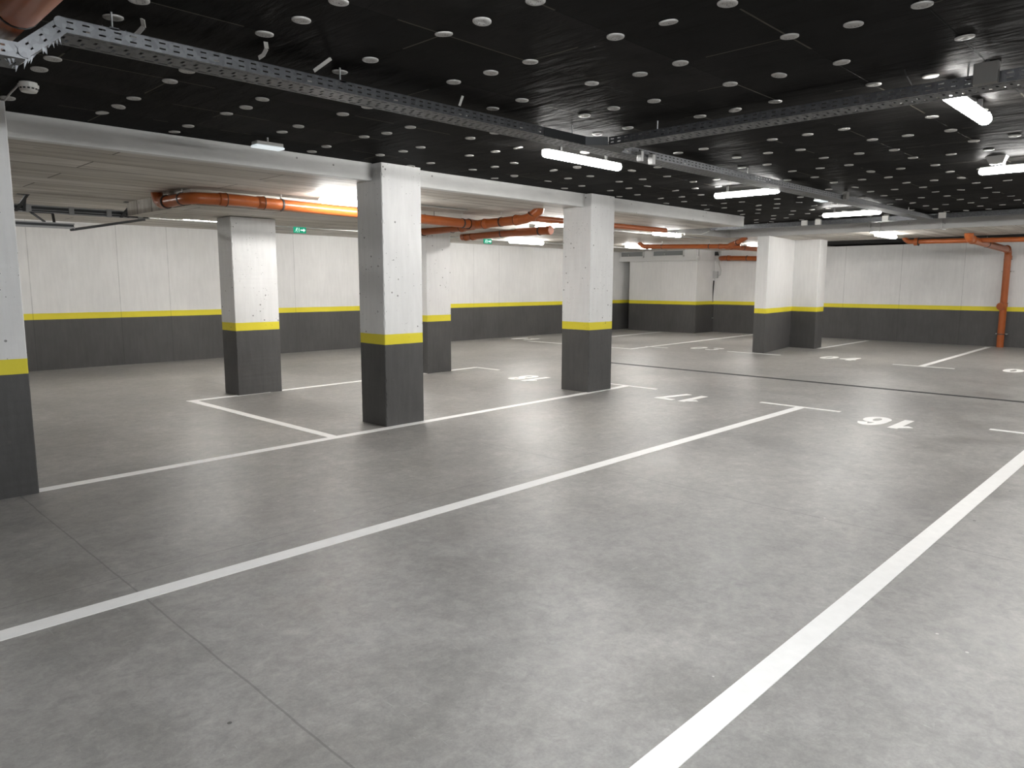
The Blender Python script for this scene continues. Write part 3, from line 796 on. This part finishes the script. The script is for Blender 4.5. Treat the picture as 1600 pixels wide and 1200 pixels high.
# smoke detector
SX, SY = 1.315, 5.56
sd = thing('smoke_detector', 'round white smoke detector on the black ceiling at the upper left', 'smoke detector', (SX, SY, H))
MB().tube([(SX, SY, H-.001), (SX, SY, H-.014)], .050, 28).build('base', 'whiteplastic', sd)
MB().tube([(SX, SY, H-.014), (SX, SY, H-.028), (SX, SY, H-.048), (SX, SY, H-.058)], [.058, .057, .049, .043], 28).build('chamber', 'whiteplastic', sd)
sl_ = MB()
for k in range(14):
    a = 2*PI*k/14; c_ = Vector((SX+.0525*math.cos(a), SY+.0525*math.sin(a), H-.040))
    sl_.obox(c_, (math.cos(a), math.sin(a), -.3), (-math.sin(a), math.cos(a), 0), (.3*math.cos(a), .3*math.sin(a), 1), .002, .007, .0045)
sl_.build('sensing_slots', 'hole', sd)
MB().tube([(SX-.05, SY+.01, H-.02), (SX-.07, SY+.12, H-.05), (SX-.06, SY+.35, H-.06), (SX-.04, SY+.55, H-.02)], .006, 8).build('cable', 'greyplastic', sd)

# ------------------------------------------------------------------ orange drain pipes
def pipe(name, label, runs, collars=(), clamps=(), r=.07, cat='drain pipe', grp='orange drain pipes', caps=(), rings=()):
    e = thing(name, label, cat, runs[0][0], grp)
    for pts in runs:
        rr = r
        if isinstance(pts[-1], float): rr = pts[-1]; pts = pts[:-1]
        MB().tube(pts, rr, 20).build('pipe_run', 'orange', e)
    for c, d, rr in rings: MB().ring(c, d, rr, .012, 24).build('seal_ring', 'rubber', e)
    for c, d in collars:
        m = MB(); c, d = Vector(c), Vector(d).normalized()
        m.tube([c-d*r*.55, c-d*r*.50, c+d*r*.45, c+d*r*.55], [r*1.02, r*1.10, r*1.10, r*1.17], 20).build('socket', 'orange', e)
        MB().ring(c+d*r*.62, d, r*1.2, r*.13, 20).build('seal_ring', 'rubber', e)
    for c, d, top in clamps:
        c, d = Vector(c), Vector(d).normalized()
        k = MB().ring(c, d, r*1.10, .022, 20).build('pipe_clamp', 'darksteel', e)
        if top is not None: MB().tube([c+Vector((0, 0, r*1.0)), (c.x, c.y, top)], .004, 8).build('hanger_rod', 'steel', e)
    for c, d in caps:
        c, d = Vector(c), Vector(d).normalized()
        MB().tube([c-d*.06, c, c+d*.012], [r*1.12, r*1.14, r*1.05], 20).build('end_cap', 'orange', e)
    return e
# long run from the slab corner to the wye, with its branches towards the camera and the second pillar row
a0 = (3.46, 9.36, 2.62); a1 = (3.46, 9.30, 2.495); a2 = (3.50, 8.50, 2.50); a3 = (3.95, 8.42, 2.508); a4 = (7.85, 8.42, 2.452)
pts = [a0] + elbow(a0, a1, a2, .10) + elbow(a1, a2, a3, .16) + elbow(a2, a3, a4, .15) + [a4]
b0 = (7.88, 8.55, 2.452); b1 = (7.95, 7.42, 2.488); b2 = (7.97, 7.22, 2.60)
pts2 = [b0, (7.90, 8.2, 2.462), (7.93, 7.8, 2.475)] + elbow((7.9, 8.2, 2.462), b1, b2, .10) + [b2, (7.97, 7.22, HS)]
pipe('drain_pipe', 'long orange drain pipe with branches, passing under the slab behind the large middle pillar',
     [pts, pts2, [(7.72, 9.77, 2.395), (7.78, 9.2, 2.41), (7.86, 8.5, 2.44)], [(7.96, 7.42, 2.50), (9.3, 7.42, 2.505), (11.6, 7.42, 2.51), .045]],
     [((3.465, 9.12, 2.495), (.05, -1, 0)), ((3.84, 8.43, 2.505), (1, 0, 0)), ((4.30, 8.42, 2.504), (1, 0, 0)), ((7.72, 8.42, 2.452), (-1, 0, 0)),
      ((7.90, 8.25, 2.46), (0, 1, 0)), ((7.94, 7.62, 2.482), (0, 1, 0)), ((7.96, 7.36, 2.51), (0, -.6, 1)),
      ((7.74, 9.62, 2.40), (0, -1, .02)), ((7.84, 8.72, 2.43), (0, 1, 0))],
     [((3.49, 8.68, 2.50), (0, -1, 0), HS), ((4.58, 8.42, 2.50), (1, 0, 0), HS), ((5.75, 8.42, 2.484), (1, 0, 0), HS), ((7.55, 8.42, 2.455), (1, 0, 0), HS),
      ((7.92, 7.95, 2.47), (0, 1, 0), HS), ((7.82, 8.95, 2.42), (0, 1, 0), HS)], .067)
# C: with the cap
pipe('drain_pipe', 'lowest orange pipe with a capped end, left of the pillar beside bay 17',
     [[(9.16, 10.20, 2.40), (8.98, 8.95, 2.402), (9.02, 7.95, 2.405)]],
     [((9.14, 10.05, 2.40), (0, 1, 0)), ((9.12, 9.85, 2.40), (0, 1, 0))],
     [((8.99, 9.0, 2.402), (0, 1, 0), HS), ((9.01, 8.15, 2.404), (0, 1, 0), HS)], .066, caps=[((9.02, 7.93, 2.405), (.02, -1, 0))])
# D: thin far pipe
d0 = (16.05, 11.05, HS+.0); d1 = (16.10, 10.98, 2.505); d2 = (16.2, 8.6, 2.44)
pipe('drain_pipe', 'thin far orange pipe in front of the high windows, its left elbow upturned',
     [[d0] + elbow(d0, d1, d2, .09) + [d2, (16.3, 8.35, 2.44)], [(16.2, 8.66, 2.43), (17.7, 8.52, 2.42), (19.4, 8.4, 2.40), .06], [(16.25, 8.62, 2.46), (15.95, 8.2, 2.53), (15.98, 8.05, HS+.0)]],
     [((16.12, 10.85, 2.50), (0, -1, 0)), ((16.19, 8.8, 2.445), (0, 1, 0)), ((16.35, 8.64, 2.43), (1, -.1, 0)), ((16.02, 8.3, 2.51), (-.3, -.5, .1))],
     [((16.13, 10.4, 2.49), (0, 1, 0), HS), ((16.18, 9.1, 2.455), (0, 1, 0), HS), ((16.9, 8.59, 2.425), (1, -.1, 0), HS), ((17.7, 8.52, 2.42), (1, -.1, 0), HS)], .055)
pipe('drain_pipe', 'low far orange pipe along the end wall, left of the T-shaped pier', [[(21.75, 11.78, 2.36), (21.6, 11.72, 2.37), (21.55, 11.55, 2.37), (21.55, 9.5, 2.30)]],
     [((21.55, 11.4, 2.365), (0, 1, 0))], [((21.55, 10.8, 2.35), (0, 1, 0), None), ((21.55, 9.9, 2.315), (0, 1, 0), None)], .075)
r0 = (18.55, 5.46, HS); r1 = (18.55, 5.40, 2.525); r2 = (18.55, -3, 2.41)
# downpipe
p0 = (17.75, 3.98, HS); p1 = (17.78, 3.98, 2.50); p2 = (21.55, 3.96, 2.40); p3 = (21.60, 3.96, 0)
dp = pipe('drain_downpipe', 'orange downpipe against the end wall at the right, with its thinner overhead pipe',
     [[p0] + elbow(p0, p1, p2, .12) + elbow(p1, p2, p3, .14) + [(21.6, 3.96, .0)], [r0] + elbow(r0, r1, r2, .10) + [r2, .052]],
     [((18.55, 5.2, 2.52), (0, -1, 0)), ((17.75, 3.98, 2.57), (0, 0, 1)), ((18.0, 3.98, 2.497), (1, 0, 0)), ((21.3, 3.96, 2.42), (1, 0, 0)), ((21.6, 3.96, 2.22), (0, 0, -1)), ((21.6, 3.96, 1.05), (0, 0, 1))],
     [((19.3, 3.97, 2.46), (1, 0, 0), HS), ((21.6, 3.96, 1.88), (0, 0, 1), None), ((21.6, 3.96, .33), (0, 0, 1), None)], .078)
MB().tube([(21.6, 3.96, 1.02), (21.49, 4.0, 1.02), (21.46, 4.01, 1.02)], [.078, .095, .09], 20).build('access_cap', 'orange', dp)
for z in (1.88, .33): MB().box((21.66, 3.83, z-.01), (21.75, 4.09, z+.01)).build('wall_bracket', 'steel', dp)
# top left pipe, close to the camera
pipe('drain_pipe', 'large orange pipe close to the camera in the upper left corner of the photo', [[(.85, 6.05, 2.69), (.86, 3.7, 2.685), (.86, 3.6, 2.685)], [(.86, 3.70, 2.685), (.86, 3.4, 2.685), (.86, -2.0, 2.68), .088]],
     [], [], .075, rings=[((.86, 3.715, 2.685), (0, 1, 0), .090)])
# wall cable with junction box beside the block
wc = thing('wall_conduit', 'black cable dropping down the end wall from a small grey box', 'conduit', (21.7, 12.0, 0))
MB().tube([(21.66, 11.97, 1.66), (21.68, 12.0, 1.3), (21.70, 12.03, .8), (21.71, 12.05, .3), (21.70, 12.06, .08), (21.6, 12.12, .02)], .022, 10).build('cable', 'cable', wc)
bevel(MB().box((21.62, 11.86, 1.74), (21.75, 12.1, 1.96)).build('junction_box', 'greyplastic', wc), .01)
MB().tube([(21.68, 11.86, 1.80), (21.68, 11.76, 1.84), (21.68, 11.74, 2.0), (21.68, 11.82, 2.2), (21.66, 11.80, 2.45), (21.66, 11.85, HS)], .014, 10).build('flex_conduit', 'greyplastic', wc)
for z in (1.0, .45): MB().box((21.66, 11.98, z-.012), (21.75, 12.08, z+.012)).build('cable_clip', 'steel', wc)

# conduits under the concrete slab
def conduit(pts, label, r=.012, m='greyplastic'):
    e = tag(MB().tube(pts, r, 8).build('ceiling_conduit', m), label, 'conduit', 'conduits under the concrete slab')
    return e
conduit([(4.4, 12.9, HS-.015), (20.3, 12.9, HS-.015)], 'pale conduit running along the slab close to the long left wall')
conduit([(8.9, 8.9, HS-.014), (15.8, 8.9, HS-.014)], 'grey conduit above the lamp right of the pillar beside bay 17')
conduit([(4.9, 8.03, HS-.012), (7.3, 8.03, HS-.012)], 'thin conduit above the lamp left of the large middle pillar')
conduit([(13.8, 8.36, 2.60), (14.4, 8.3, 2.62), (14.55, 8.2, 2.69)], 'flexible pale conduit linking the far cable tray to a lamp', .012, 'whiteplastic')

for y, lb in ((5.32, 'left one of two close short conduits on the white beam'), (5.13, 'right one of two close short conduits on the white beam'), (4.02, 'short conduit alone on the white beam where the long tray meets the far one')):
    conduit([(15.845, y, 2.785), (15.845, y, 2.60), (15.9, y, 2.598), (16.1, y, 2.60)], lb, .011)

# ------------------------------------------------------------------ garage door rails at the far left
gr = thing('door_rail', 'grey steel sectional door rail with brackets hanging below the slab at the far left', 'door rail', (2.5, 10.9, 2.4))
rm = MB()
rm.box((.2, 10.92, 2.425), (3.92, 10.95, 2.44)); rm.box((.2, 10.92, 2.505), (3.92, 10.95, 2.52)); MB().box((.2, 10.95, 2.428), (3.92, 10.956, 2.517)).build('rail_web', 'darksteel', gr)
rm.box((.2, 10.93, 2.46), (3.92, 10.945, 2.468))
rm.build('upper_rail', 'railsteel', gr)
for x in (2.47, 2.95, 3.40, 3.80): MB().box((x-.03, 10.905, 2.42), (x+.03, 10.93, 2.525)).build('rail_plate', 'railsteel', gr)
for x, yy in ((2.36, 10.7), (3.58, 10.7)):
    m = MB(); m.bar((x+.06, yy, HS), (x-.03, yy+.22, 2.43), .045, .012); m.bar((x-.05, yy, HS-.004), (x+.08, yy, HS-.004), .06, .008); m.bar((x+.05, yy+.05, HS), (x+.06, yy+.23, 2.43), .03, .01)
    m.build('brace', 'darksteel', gr)
lr = MB(); lr.box((.2, 10.42, 2.21), (2.84, 10.45, 2.235)); lr.box((.2, 10.42, 2.265), (2.84, 10.45, 2.28)); MB().box((.2, 10.45, 2.214), (2.84, 10.456, 2.277)).build('rail_web', 'darksteel', gr)
lr.build('lower_rail', 'railsteel', gr)
m = MB(); m.bar((2.52, 10.43, 2.28), (2.42, 10.60, 2.40), .02, .02); m.bar((2.62, 10.43, 2.28), (2.64, 10.55, 2.39), .03, .012); m.bar((2.40, 10.60, 2.40), (2.66, 10.60, 2.40), .03, .01)
m.build('rail_bracket', 'darksteel', gr)
MB().bar((2.80, 10.43, 2.20), (3.85, 10.93, 2.42), .045, .03).build('slanting_rail', 'darksteel', gr)
